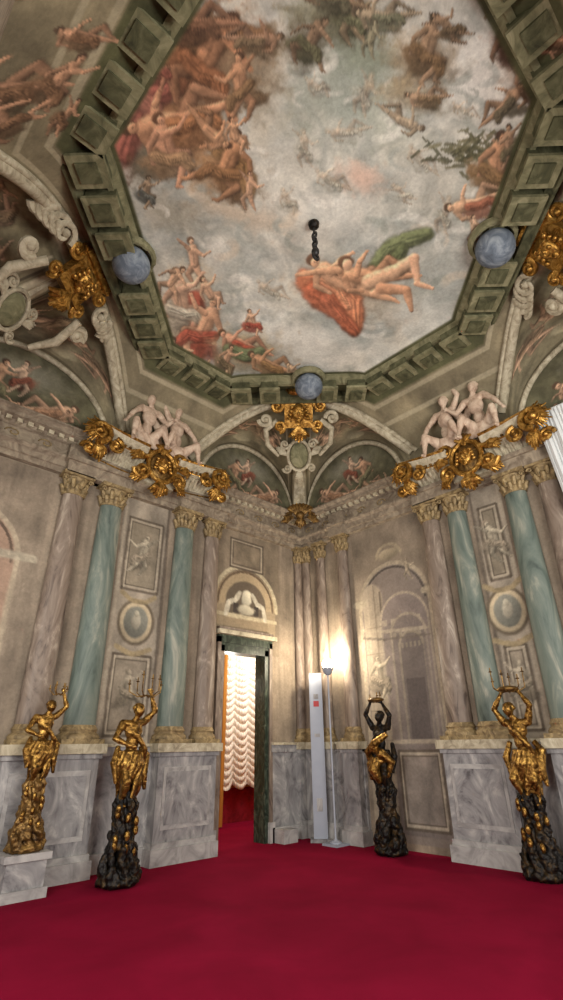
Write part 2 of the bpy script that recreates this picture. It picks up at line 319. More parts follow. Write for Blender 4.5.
# lower left group
p.ell((184,322),30,56,.1,(180,162,134),.8,.3,.12,.6,1);p.drap([(192,300),(198,330),(192,356)],10,(166,84,66));p.fig((190,264),50,.2,'fly',(208,166,136),(100,74,56),None);p.fig((178,314),84,-.1,'sit',(210,170,142),(96,72,54),(202,190,170));p.fig((200,338),80,.35,'sit',(206,160,128),(84,62,48),(168,84,66),-1);p.fig((180,362),52,.8,'recl',(184,150,120),(78,60,48),(110,116,88));p.fig((208,298),42,-.4,'sit',(206,166,136),(94,70,54),None);p.fig((168,284),44,.5,'back',(198,160,130),(88,66,50),None);p.fig((206,372),40,.2,'recl',(174,140,110),(78,60,46),(120,92,66))
p.ell((244,352),38,22,.1,(150,134,104),.8,.3,.12,.6,1);p.fig((242,344),54,.1,'recl',(200,148,120),(84,60,44),(178,86,66));p.drap([(226,350),(244,356),(258,352)],6,(106,118,84));p.fig((270,364),50,.1,'recl',(172,132,100),(76,58,44),(132,102,68));p.fig((222,364),38,.4,'sit',(194,154,124),(84,64,50),(114,98,74));p.fig((250,326),32,-.2,'sit',(204,164,134),(94,72,54),(156,76,62));p.fig((296,372),28,.3,'recl',(184,156,126),(94,80,64),None)
hz=(.04+.12*fbm(xm*2.5,ym*2.5,301,4))[:,None];p.C=p.C*(1-hz)+np.array([192,186,172.])*hz
# outer painted architecture
no=octn(X,Y).ravel();dd=D.ravel()
band=sst(-.1,-.05,no)[:,None];rg=fbm(xm*3,ym*3,91,4)[:,None]
border=np.array([80,80,56.])*(.7+.6*rg);p.C=p.C*(1-band)+border*band
out=sst(.46,.5,no)[:,None];ou=np.array([132,122,98.])*(.6+.7*fbm(xm*2,ym*2,15,5)[:,None]);p.C=p.C*(1-out)+ou*out
lines=((np.abs((no-.54))<.03)|(np.abs(no-.8)<.03));p.C[lines]=p.C[lines]*.4+np.array([178,168,142.])*.6
for (u,v,L,a,ps,flp) in ((24,24,110,.3,'recl',1),(58,52,76,.9,'sit',1),(92,4,60,.4,'recl',1),(20,70,70,-.3,'back',1),(550,26,60,-.6,'recl',1),(548,70,50,.4,'sit',-1),(66,95,44,1.1,'fly',1)):
    p.fig((u,v),L,a,ps,(178,138,110),(74,56,46),(122,94,72),flp,.9)
cxm=(X[:-1,:-1]+X[1:,1:])/2;cym=(Y[:-1,:-1]+Y[1:,1:])/2
keep=((-cxm-cym)>AF-.02)&(((LX+cxm)-cym)>AL-.02)&((-cxm+(LY+cym))>AR-.02)&(((LX+cxm)+(LY+cym))>AN-.02)
CEIL=grid_obj('ceiling',np.stack([X,Y,Z],-1),p.C,PAINT,keep)
# octagonal cornice of the fresco with modillion blocks
mb=MB()
mb.sweep(octpts(.0),[(0.02,8.06),(.02,7.99),(-.03,7.95),(-.07,7.93),(-.07,7.9),(-.14,7.9),(-.14,8.1)],1,True)
mb.sweep(octpts(.46),[(0.0,8.1),(.0,7.88),(-.05,7.85),(-.08,7.8),(-.12,7.8),(-.12,7.9)],0,True)
op=octpts(.24)
for i in range(8):
    a=Vector(op[i]);b=Vector(op[(i+1)%8]);L=(b-a).length;d=(b-a)/L;nn=Vector((-d.y,d.x))
    k=max(2,int(L/.5));chamf=(i%2==0)
    for j in range(k):
        s_=(j+.5)/k*L;w=.17
        if chamf and abs(s_-L/2)<.42: continue
        o=a+d*s_;mb.xf=lambda q,o=o,d=d,nn=nn:(o.x+d.x*q[0]+nn.x*q[1],o.y+d.y*q[0]+nn.y*q[1],q[2])
        mb.box((-w,-.2,7.76),(w,.2,8.08),0);mb.box((-w-.03,-.23,7.73),(w+.03,.23,7.78),1);mb.box((-w+.05,-.13,7.7),(w-.05,.13,7.74),0)
        mb.xf=lambda q:q
mb.obj('trim_1',[OLIVE,OLIVEL])
# ------------------------------------------------------------ walls
def wallgrid(s,L,name,paintf,hole=None):
    st=.0215;t=np.arange(0,L+st,st);t[-1]=L;z=np.arange(0,8.0,st)
    T,Zz=np.meshgrid(t,z,indexing='ij');W=Paint(T*100,-Zz*100,(140,128,114));paintf(W)
    W.C=W.C*.97+W.C.mean(1)[:,None]*.03+3
    PX=np.stack([-T,0*T,Zz],-1) if s=='L' else np.stack([0*T,-T,Zz],-1)
    keep=np.ones((len(t)-1,len(z)-1),bool)
    if hole: tc=(t[:-1]+t[1:])/2;zz=(z[:-1]+z[1:])/2;keep=~((tc[:,None]>hole[0])&(tc[:,None]<hole[1])&(zz[None,:]<hole[2]))
    grid_obj(name,PX,W.C,PAINT,keep)
def common(W,L,a2):
    n=fbm(W.X/60,W.Y/60,8,5)[:,None];s2=fbm(W.X/7,W.Y/90,18,4)[:,None];W.C=np.array([126,113,97.])*(.62+.5*n+.3*s2)
    W.rect(0,L*100,-620,-545,(136,123,104));W.rect(0,L*100,-800,-618,(112,104,84))
    for a,c in ((AF,AF*50),(a2,L*100-a2*50)):
        k=a/3;i=np.nonzero((np.hypot((W.X-c)/(128*k),(-W.Y-620)/132)<1)&(-W.Y>612))[0];nn=fbm(W.X[i]/30,W.Y[i]/30,19,4)[:,None]
        W.C[i]=np.array([96,92,70.])*(.5+.85*nn)
        W.ell((c,-705),70,30,0,(150,146,130),.6,.2,0,.8)
        W.fig((c-45,-655),100,.1,'recl',(182,146,118),(74,56,44),(150,114,88));W.fig((c+45,-668),92,-.3,'sit',(172,136,108),(70,52,42),(110,104,78),-1)
        W.fig((c+2,-690),74,.3,'fly',(190,160,134),(84,62,48),(126,76,60));W.fig((c+80,-640),52,.5,'recl',(164,132,106),(74,56,44),None,-1);W.fig((c-85,-645),52,.2,'back',(156,124,100),(70,52,42),(90,90,70));W.fig((c+20,-635),50,.1,'recl',(162,128,102),(70,52,42),(104,92,68))
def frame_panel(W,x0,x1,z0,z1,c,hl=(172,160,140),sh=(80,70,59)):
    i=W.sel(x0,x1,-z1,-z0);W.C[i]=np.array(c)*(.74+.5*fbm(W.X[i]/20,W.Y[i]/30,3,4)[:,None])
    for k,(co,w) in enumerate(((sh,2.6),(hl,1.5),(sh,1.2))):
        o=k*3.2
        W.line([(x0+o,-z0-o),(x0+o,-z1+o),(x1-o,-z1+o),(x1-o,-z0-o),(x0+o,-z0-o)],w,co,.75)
def bay(W,a,b):
    c=(a+b)/2;i=W.sel(a,b,-545,-150);W.C[i]=np.array((144,133,117))*(.72+.5*fbm(W.X[i]/25,W.Y[i]/50,6,4)[:,None])
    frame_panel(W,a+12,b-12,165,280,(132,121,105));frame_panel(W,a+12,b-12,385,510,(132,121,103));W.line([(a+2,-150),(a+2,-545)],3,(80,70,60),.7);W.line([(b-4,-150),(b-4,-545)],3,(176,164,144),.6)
    W.fig((c,-445),80,.1,'fly',(158,148,128),(120,108,92),(138,126,108),1,.8);W.fig((c,-222),72,.1,'sit',(152,141,122),(116,106,91),(132,121,103),-1,.75)
    W.ell((c,-333),34,38,0,(96,85,70),1,.1,0,.08,.05);W.ell((c,-333),29,33,0,(170,154,126),1,.2,0,.08,.05);W.ell((c,-333),22,26,0,(112,110,99),1,.3,0,.1,.1);W.ell((c,-334),9,14,0,(152,144,126),.9,.3);W.ell((c,-346),5,6,0,(164,156,136),.9,.3)
    W.line([(c-30,-378),(c-15,-368),(c,-366),(c+15,-368),(c+30,-378)],4,(144,128,98),.9);W.line([(c-30,-292),(c-15,-286),(c,-282),(c+15,-286),(c+30,-292)],4,(144,128,98),.9)
def archy(W,c,z,R,z0,col,ins):
    W.ell((c,-z),R,R,0,ins,1,.05,0,.03,.03);i=W.sel(c-R,c+R,-z,-z0);W.C[i]=np.array(ins)*(.8+.4*fbm(W.X[i]/30,W.Y[i]/60,7,4)[:,None])
    W.arc((c,-z),R,4,0,pi,col,.8);W.arc((c,-z),R-8,2,0,pi,np.array(ins)*.65);W.line([(c-R,-z0),(c-R,-z)],4,col,.8);W.line([(c+R,-z0),(c+R,-z)],4,col,.8)
def pL(W):
    common(W,LX,AL);bay(W,345,435)
    archy(W,665,390,78,150,(160,146,124),(140,116,98));W.ell((665,-300),40,60,0,(130,103,86),.8,.2,.1);W.line([(565,-400),(615,-400)],6,(156,146,126))
    i=W.sel(70,245,-545,-308);W.C[i]=np.array((122,109,92))*(.72+.5*fbm(W.X[i]/25,W.Y[i]/40,26,4)[:,None]);W.ell((158,-395),78,72,0,(154,136,108),1,.05,0,.04,.03);W.rect(80,236,-395,-335,(142,126,102))
    W.arc((158,-395),80,4,0,pi,(176,164,136));W.arc((158,-395),70,2.5,0,pi,(96,80,63));W.ell((158,-400),52,46,0,(82,72,61),.9,.1,0,.06,.05)
    W.rect(102,214,-372,-338,(132,116,93));W.line([(80,-374),(236,-374)],4,(172,160,132));W.line([(86,-338),(230,-338)],3,(94,81,66))
    for k in (-1,1): W.line([(158+k*50,-375),(158+k*44,-398),(158+k*28,-404),(158+k*16,-420)],5,(184,176,156));W.rect(158+k*26-7,158+k*26+7,-398,-380,(58,51,46))
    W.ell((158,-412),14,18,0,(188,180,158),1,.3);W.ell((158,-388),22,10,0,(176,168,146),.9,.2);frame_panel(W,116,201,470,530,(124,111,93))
    W.line([(246,-545),(246,-310)],5,(82,70,59),.7)
def pR(W):
    common(W,LY,AR);bay(W,412,468)
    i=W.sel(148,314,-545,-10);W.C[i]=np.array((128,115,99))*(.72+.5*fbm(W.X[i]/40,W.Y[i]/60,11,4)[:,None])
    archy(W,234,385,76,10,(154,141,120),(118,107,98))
    # receding painted architecture inside the arch
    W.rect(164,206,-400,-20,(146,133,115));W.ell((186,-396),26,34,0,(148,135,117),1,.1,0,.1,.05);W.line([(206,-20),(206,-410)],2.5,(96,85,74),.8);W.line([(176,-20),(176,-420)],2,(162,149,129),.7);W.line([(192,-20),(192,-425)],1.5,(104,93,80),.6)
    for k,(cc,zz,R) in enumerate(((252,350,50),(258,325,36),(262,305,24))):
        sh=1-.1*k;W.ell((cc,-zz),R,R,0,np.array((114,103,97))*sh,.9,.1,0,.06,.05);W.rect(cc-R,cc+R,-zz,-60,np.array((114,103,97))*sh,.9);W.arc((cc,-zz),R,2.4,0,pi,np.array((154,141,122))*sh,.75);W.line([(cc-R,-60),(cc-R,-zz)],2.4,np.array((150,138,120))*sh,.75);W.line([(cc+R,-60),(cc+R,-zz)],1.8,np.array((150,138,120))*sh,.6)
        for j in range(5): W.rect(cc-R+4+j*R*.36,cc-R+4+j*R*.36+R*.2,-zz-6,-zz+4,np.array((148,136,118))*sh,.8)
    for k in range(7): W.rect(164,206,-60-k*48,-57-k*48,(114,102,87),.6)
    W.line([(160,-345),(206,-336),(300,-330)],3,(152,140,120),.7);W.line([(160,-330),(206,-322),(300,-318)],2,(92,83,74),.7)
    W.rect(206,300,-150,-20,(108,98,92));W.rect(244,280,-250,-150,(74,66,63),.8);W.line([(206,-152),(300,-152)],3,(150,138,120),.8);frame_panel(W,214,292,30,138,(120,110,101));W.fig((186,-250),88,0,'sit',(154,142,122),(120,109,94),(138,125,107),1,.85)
    W.line([(146,-395),(168,-395)],6,(160,148,126));W.line([(300,-395),(318,-395)],6,(160,148,126));W.ell((234,-480),26,12,0,(146,133,109),.8,.3);W.arc((234,-470),30,3,.2,pi-.2,(152,138,114),.7);W.fig((270,-440),44,.3,'fly',(154,140,118),(120,108,92),None,1,.7)
    W.rect(505,900,-545,-150,(128,115,99));archy(W,650,390,78,150,(160,146,124),(138,120,102))
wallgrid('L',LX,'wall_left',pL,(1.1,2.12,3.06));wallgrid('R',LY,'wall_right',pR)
mb=MB()
mb.box((-LX-.15,-LY,4.1),(-LX,0,8.3),0);mb.box((-LX,-LY-.15,5.5),(0,-LY,8.3),0);mb.obj('wall_rear',[TAUPE],False)
# ------------------------------------------------------------ dado, pedestals, entablature
def dado(s,L,peds,name,skip=None):
    mb=MB(side(s));segs=[(0,L)] if not skip else [(0,skip[0]),(skip[1],L)]
    for a,b in segs:
        mb.box((a,0,0),(b,.10,.22),1);mb.box((a,0,.22),(b,.06,1.38),0);mb.box((a,0,1.38),(b,.10,1.5),0);mb.box((a,0,1.5),(b,.13,1.54),2)
    for a,b,d in peds:
        mb.box((a-.05,0,0),(b+.05,d+.06,.2),1);mb.box((a-.02,0,.2),(b+.02,d+.03,.27),1);mb.box((a,0,.27),(b,d,1.36),0)
        mb.box((a-.03,0,1.36),(b+.03,d+.03,1.42),0);mb.box((a-.07,0,1.42),(b+.07,d+.07,1.54),2)
        if b-a>.5:
            mb.box((a+.1,d,.42),(b-.1,d+.012,1.22),1);mb.box((a+.15,d+.012,.48),(b-.15,d+.02,1.16),0)
    mb.obj(name,[GREY,WHITEM,CREAM],False)
dado('L',LX,[(2.36,3.42,.26),(4.36,5.6,.26),(-.0,.3,.12)],'baseboard_left',(.98,2.2))
dado('R',LY,[(.0,.38,.14),(.5,.8,.14),(1.08,1.42,.2),(3.1,4.12,.24),(4.68,5.7,.24)],'baseboard_right',(1.45,3.08))
def column(mb,t,r,d,mi,z0=1.54,z1=5.12,sy=.75):
    mb.box((t-r*1.35,0,z0),(t+r*1.35,d+r*sy*1.25,z0+.06),3)
    mb.lathe([(r*1.3,.06),(r*1.33,.09),(r*1.25,.12),(r*1.1,.14),(r*1.1,.16),(r*1.18,.18),(r*1.08,.21),(r,.24)],(t,d,z0),20,3,1,sy)
    pr=[(r*(1-.2*k**1.6),.24+(z1-z0-.24)*k) for k in np.linspace(0,1,12)];mb.lathe(pr,(t,d,z0),24,mi,1,sy)
    q=r*.8;mb.lathe([(q*1.12,0),(q*1.12,.03),(q,.04),(q*1.02,.18),(q*1.2,.27),(q*1.5,.33)],(t,d,z1),20,3,1,sy)
    mb.box((t-q*1.55,0,z1+.3),(t+q*1.55,d+q*sy*1.5,z1+.36),3)
    for row,(zz,hh,n,o) in enumerate(((.03,.13,8,0),(.11,.15,8,.5))):
        for k in range(n):
            a=2*pi*(k+o)/n
            if math.sin(a)<-.3: continue
            f_=lambda rr,z:(t+rr*math.cos(a),d+rr*sy*math.sin(a),z1+z)
            mb.tube([f_(q*1.0,zz),f_(q*1.12,zz+hh*.6),f_(q*1.35,zz+hh),f_(q*1.45,zz+hh*.85)],[.035,.04,.03,.012],6,3)
    for k in (-1,1):
        c=(t+k*q*1.25,d+q*sy*1.2,z1+.25);mb.tube([(c[0]+.045*(1-j/10)*math.cos(j*.9)*k,c[1],c[2]+.045*(1-j/10)*math.sin(j*.9)) for j in range(10)],.014,6,3)
mb=MB(side('L'))
for t,m_,r in ((2.52,1,.18),(3.15,0,.22),(4.62,0,.225),(5.28,1,.2),(.16,1,.12)): column(mb,t,r,.06,m_)
mb.obj('trim_2',[TEAL,BROWN,CREAM,CAPM])
mb=MB(side('R'))
for t,m_,r in ((.2,1,.12),(.64,1,.13),(1.25,1,.15),(3.36,1,.2),(3.88,0,.21),(4.93,0,.21),(5.45,1,.19)): column(mb,t,r,.06,m_)
mb.obj('trim_3',[TEAL,BROWN,CREAM,CAPM])
mb=MB()
path=[(-LX,0),(0,0),(0,-LY)]
mb.sweep(path,[(-o,z) for o,z in ((0,5.46),(.10,5.46),(.10,5.55),(.13,5.56),(.13,5.66),(.19,5.7),(.19,5.74),(.08,5.76))],0)
mb.sweep(path,[(-o,z) for o,z in ((.08,5.76),(.08,5.98))],1)
mb.sweep(path,[(-o,z) for o,z in ((.08,5.98),(.14,6.0),(.16,6.05),(.27,6.08),(.27,6.14),(.33,6.18),(.33,6.21),(0,6.22))],0)
for s,L,pr in (('L',LX,((2.3,3.38),(4.38,5.5))),('R',LY,((1.05,1.45),(3.14,4.1),(4.7,5.66)))):
    mb.xf=side(s)
    for a,b in pr:
        mb.box((a,0,5.46),(b,.24,5.66),0);mb.box((a-.04,0,5.66),(b+.04,.29,5.74),0);mb.box((a,0,5.76),(b,.2,5.98),1)
    for k in range(int(L/.16)):
        t=.2+k*.16;mb.box((t,.14,6.0),(t+.08,.22,6.07),2)
    for k in range(int(L/.5)):
        t=.35+k*.5;mb.tube([(t+.12*math.cos(a)*(1-a/9),.09,5.87+.07*math.sin(a)*(1-a/9)) for a in np.linspace(0,7,12)],.012,5,3)
mb.xf=lambda q:q
mb.obj('trim_4',[TAUPE,TAUPE,CREAM,CAPM])
# ------------------------------------------------------------ ornament helpers
def spiral(mb,c,R,w,turn=1.6,a0=0,dir=1,m=0,dz=0):
    pts=[];rr=[]
    for k in range(22):
        q=k/21;a=a0+dir*turn*2*pi*q;r=R*(1-.85*q);pts.append((c[0]+r*math.cos(a),c[1]+r*math.sin(a),c[2]+dz*q));rr.append(w*(1-.4*q))
    mb.tube(pts,rr,7,m);mb.ball(pts[-1],w*1.3,m,8,6)
def leaf(mb,a,b,w,m=0,bend=.1,n=3):
    a=Vector(a);b=Vector(b);d=b-a;s_=Vector((-d.y,d.x,0)).normalized() if d.length else Vector((1,0,0))
    for k in range(-n,n+1):
        q=k/max(n,1);e=a+d*(1-.35*abs(q))+s_*w*q;mid=a+d*.5+s_*w*q*.75+Vector((0,0,bend))
        mb.tube([a,mid,e,e+s_*w*.15*q+Vector((0,0,-bend*.3))],[w*.2,w*.24,w*.16,w*.05],6,m)
def mask(mb,c,s_,m=0):
    x,y,z=c
    mb.ball((x,y,z),(s_*.75,s_,s_*.5),m,14,10);mb.ball((x,y-.1*s_,z+.5*s_),(s_*.16,s_*.3,s_*.2),m,8,6)
    for k in (-1,1):
        mb.ball((x+k*.3*s_,y+.2*s_,z+.42*s_),(s_*.15,s_*.1,s_*.1),m,8,6);mb.tube([(x+k*.1*s_,y+.35*s_,z+.5*s_),(x+k*.32*s_,y+.42*s_,z+.45*s_),(x+k*.55*s_,y+.3*s_,z+.3*s_)],s_*.08,6,m)
        mb.ball((x+k*.35*s_,y-.2*s_,z+.38*s_),(s_*.2,s_*.2,s_*.15),m,8,6)
        for j in range(4): mb.ball((x+k*(.7+.1*j)*s_,y+(.6-.4*j)*s_,z+.1*s_),(s_*.25,s_*.22,s_*.2),m,8,6)
    mb.tube([(x-.28*s_,y-.45*s_,z+.38*s_),(x,y-.5*s_,z+.5*s_),(x+.28*s_,y-.45*s_,z+.38*s_)],s_*.07,6,m);mb.ball((x,y-.8*s_,z+.2*s_),(s_*.3,s_*.35,s_*.2),m,8,6)
def corner_group(o,e1,e2,idx,AA):
    o=Vector((*o,0));e1=Vector((*e1,0));e2=Vector((*e2,0));K=AA/3;H=AA/2
    vp=CEIL
    for ha,(a_,b_) in enumerate(((e1,e2),(e2,e1))):
        ns,nw=120,80;S,Wd=np.meshgrid(np.linspace(0,1,ns),np.linspace(0,1,nw),indexing='ij')
        wt=H+1.28*K*np.cos(pi*S);wz=6.2+1.32*np.sin(pi*S)
        dd=H*S;qt=AA-dd;qd=dd;qz=zc(dd)
        t=wt*(1-Wd)+qt*Wd;d=qd*Wd;z=wz*(1-Wd)+qz*Wd+.16*np.sin(pi*Wd)*np.sin(pi*np.clip(S*1.1,0,1))
        PX=np.stack([o.x+a_.x*t+b_.x*d,o.y+a_.y*t+b_.y*d,z],-1)
        q=Paint(S*200,Wd*120,(130,124,100));n=fbm(S.ravel()*9,Wd.ravel()*6,33+ha,5)[:,None]
        q.C=np.array([126,117,93.])*(.55+.75*n)
        for w0,c_ in ((4,(188,179,152)),(10,(84,76,58)),(112,(188,179,152)),(104,(92,84,64))): q.line([(0,w0),(200,w0)],2.2,c_,.85)
        q.line([(196,0),(196,120)],4,(180,169,144));q.line([(186,10),(186,104)],1.6,(78,70,56));q.line([(176,12),(176,102)],2,(166,154,130))
        q.fig((120,60),74,1.2,'sit',(184,152,126),(104,84,66),(138,118,94),al=.85);q.fig((60,60),64,-1.0,'recl',(174,142,116),(100,80,64),(130,108,86),al=.8);q.ell((90,30),14,12,0,(150,142,116),.7,.3)
        q.fig((160,60),46,1.5,'fly',(176,148,122),(100,80,64),None,al=.8);q.fig((90,70),44,.2,'back',(162,132,106),(96,76,60),None,al=.8)
        grid_obj('half_vault_%d'%(ha+1),PX,q.C,PAINT,None,vp)
    mb=MB()
    cr=o+e1*H+e2*H+Vector((0,0,8.05));s0=H-1.28*K;p1=o+e1*s0+Vector((0,0,6.2));p2=o+e2*s0+Vector((0,0,6.2));p0=o+Vector((0,0,6.2))
    rows=12;vs=[];fs=[]
    for k in range(rows+1):
        for pp in (p1,p0,p2): vs.append(pp.lerp(cr,k/rows))
    for k in range(rows):
        for j in range(2): fs.append((k*3+j,k*3+j+1,(k+1)*3+j+1,(k+1)*3+j))
    mb.add(vs,fs,0)
    for h_,r in ((0,.085),(.11,.05)):
        mb.tube([o+e1*(AA-AA*k+ (h_ if k<.5 else 0))+e2*(AA*k+(h_ if k>.5 else 0))+Vector((0,0,float(zc(min(AA-AA*k,AA*k)))-.03)) for k in np.linspace(0,1,41)],r,8,0)
    for a_ in (e1,e2):
        b_=e2 if a_ is e1 else e1
        mb.tube([o+a_*(H+1.28*K*math.cos(x))+b_*.03+Vector((0,0,6.2+1.32*math.sin(x))) for x in np.linspace(0,pi,30)],.05,8,0)
    mb.obj('arch_ribs',[CREAM],True,vp)
    dg=(e1+e2).normalized();R=(e1-e2).normalized();N=(dg*.75+Vector((0,0,-.66))).normalized();Uu=(dg*.66+Vector((0,0,.75))).normalized()
    mb=MB(frame(o+dg*2.16*K+Vector((0,0,7.72)),R*1.12,Uu*1.12,N))
    mb.box((-.26,-.2,-.1),(.26,.2,.03),0);mb.box((-.34,.2,-.1),(.34,.3,.1),0);mb.box((-.3,-.28,-.1),(.3,-.2,.07),0)
    mask(mb,(0,0,.08),.17,0);leaf(mb,(0,-.25,.05),(0,-.55,0),.18,0,.06);leaf(mb,(0,.28,.05),(0,.48,.02),.2,0,.05)
    for k in (-1,1):
        spiral(mb,(k*.4,.12,.02),.13,.042,1.5,pi/2,k,0);spiral(mb,(k*.36,-.26,.0),.11,.04,1.5,-pi/2,-k,0)
    if idx:
        for k in (-1,1):
            for j in range(5): spiral(mb,(k*(.66+.1*j),.04-.02*j,-.02*j),.17-.012*j,.045,1.2,j,-k,1)
            mb.tube([(k*.5,-.3,0),(k*.62,-.7,-.1),(k*.5,-1.05,-.2)],[.06,.07,.04],8,1);spiral(mb,(k*.72,-.4,-.05),.13,.05,1.6,0,k,1)
    else:
        for k in (-1,1): mb.tube([(k*.4,-.15,-.02),(k*.62,-.32,-.06),(k*.6,-.6,-.12),(k*.4,-.85,-.2)],[.05,.055,.05,.03],8,1);spiral(mb,(k*.62,-.12,-.02),.13,.04,1.4,0,-k,1)
    mb.obj('gilded_cartouche'+('' if idx==0 else '.%03d'%idx),[GOLD,CREAM])
    N2=(dg*.9+Vector((0,0,-.42))).normalized();U2=(dg*.42+Vector((0,0,.9))).normalized()
    mb=MB(frame(o+dg*1.35*K+Vector((0,0,7.18)),R,U2,N2))
    mb.ball((0,0,.02),(.2,.28,.07),1,18,10);mb.tube([(.24*math.cos(a),.33*math.sin(a),.03) for a in np.linspace(0,2*pi,33)],.035,7,0)
    for k in (-1,1): spiral(mb,(k*.3,.25,.03),.11,.03,1.5,pi,k,0);spiral(mb,(k*.26,-.28,.03),.1,.03,1.4,0,-k,0);leaf(mb,(k*.25,0,.02),(k*.5,.2,0),.09,0,.04)
    leaf(mb,(0,-.3,.03),(0,-.62,0),.1,0,.05)
    mb.obj('painted_shield'+('' if idx==0 else '.%03d'%idx),[CREAM,OLIVEL])
    mb=MB(frame(o+dg*.66+Vector((0,0,6.14)),R,(0,0,1),dg))
    for k in range(-4,5):
        a=k*.27;mb.tube([(0,-.14,0),(.16*math.sin(a),.0,.1),(.3*math.sin(a),.2*math.cos(a),.06)],[.02,.035,.045],7,0)
    mb.ball((0,-.08,.08),(.1,.1,.1),0);leaf(mb,(0,-.1,.05),(0,-.36,0),.12,0,.05)
    for k in (-1,1): spiral(mb,(k*.3,-.02,.02),.11,.035,1.5,pi/2,k,0);leaf(mb,(k*.15,-.1,.03),(k*.42,-.2,0),.08,0,.03)
    mb.obj('gilded_shell'+('' if idx==0 else '.%03d'%idx),[DGOLD])
corner_group((0,0),(-1,0),(0,-1),0,AF);corner_group((-LX,0),(1,0),(0,-1),1,AL);corner_group((0,-LY),(-1,0),(0,1),2,AR);corner_group((-LX,-LY),(1,0),(0,1),3,AN)
for i,(x,y) in enumerate(((-2.0,-2.28),(-5.9,-2.46),(-2.3,-6.2))):
    mb=MB();mb.ball((x,y,7.78),(.27,.27,.25),0,24,16)
    for k in range(3): mb.tube([(x+.3*math.cos(a+k),y+.3*math.sin(a+k),7.93+.03*k) for a in np.linspace(0,5,16)],.04,6,1)
    mb.obj('celestial_globe'+('' if i==0 else '.%03d'%i),[BLUEG,OLIVEL])
# ------------------------------------------------------------ people-shaped figures
def body(mb,J,h,m=0,face=(0,0,1)):
    V_=lambda k:Vector(J[k])
    def lim(a,b,r1,r2):
        a,b=Vector(a),Vector(b);mb.tube([a,a.lerp(b,.3),a.lerp(b,.6),b],[r1*h,(r1*1.06)*h,(r1*.4+r2*.6)*h*1.02,r2*h],10,m);mb.ball(a,r1*h,m,10,7);mb.ball(b,r2*h,m,10,7)
    hd=V_('head');nk=V_('neck');pe=V_('pelvis');ch=nk.lerp(pe,.3);fc=Vector(face).normalized()
    mb.ball(hd,(.052*h,.068*h,.06*h),m,14,10);mb.ball(hd+fc*.058*h-Vector((0,.008*h,0)),.012*h,m,6,5);mb.ball(hd-fc*.02*h+Vector((0,.03*h,0)),(.06*h,.05*h,.06*h),m,10,8)
    for a in range(8): mb.ball(hd-fc*.03*h+Vector((.05*h*math.cos(a),.02*h+.04*h*math.sin(a),0)),.02*h,m,6,5)
    lim(hd-Vector((0,.04*h,0)),nk,.027,.035)
    mb.ball(ch,(.095*h,.1*h,.068*h),m,14,10);mb.ball(ch.lerp(pe,.5),(.07*h,.09*h,.058*h),m,12,8);mb.ball(pe,(.09*h,.075*h,.072*h),m,12,8)
    for s_ in 'lr':
        sh,el,ha=V_('sh'+s_),V_('el'+s_),V_('ha'+s_);lim(nk.lerp(ch,.4),sh,.045,.042);lim(sh,el,.038,.027);lim(el,ha,.029,.018)
        d=(ha-el).normalized();sd=d.orthogonal().normalized();mb.ball(ha+d*.025*h,(.022*h,.022*h,.018*h),m,8,6)
        for k in range(4): mb.tube([ha+d*.03*h+sd*(k-1.5)*.012*h,ha+d*(.06+.004*(k%2))*h+sd*(k-1.5)*.015*h],[.007*h,.005*h],5,m)
        mb.tube([ha+d*.01*h+sd*.02*h,ha+d*.035*h+sd*.045*h],[.008*h,.005*h],5,m)
        hp,kn,ft=V_('hp'+s_),V_('kn'+s_),V_('ft'+s_);lim(pe,hp,.06,.058);lim(hp,kn,.058,.037);lim(kn,ft,.04,.021)
        f2=ft+fc*.07*h-Vector((0,.02*h,0));lim(ft,f2,.022,.014)
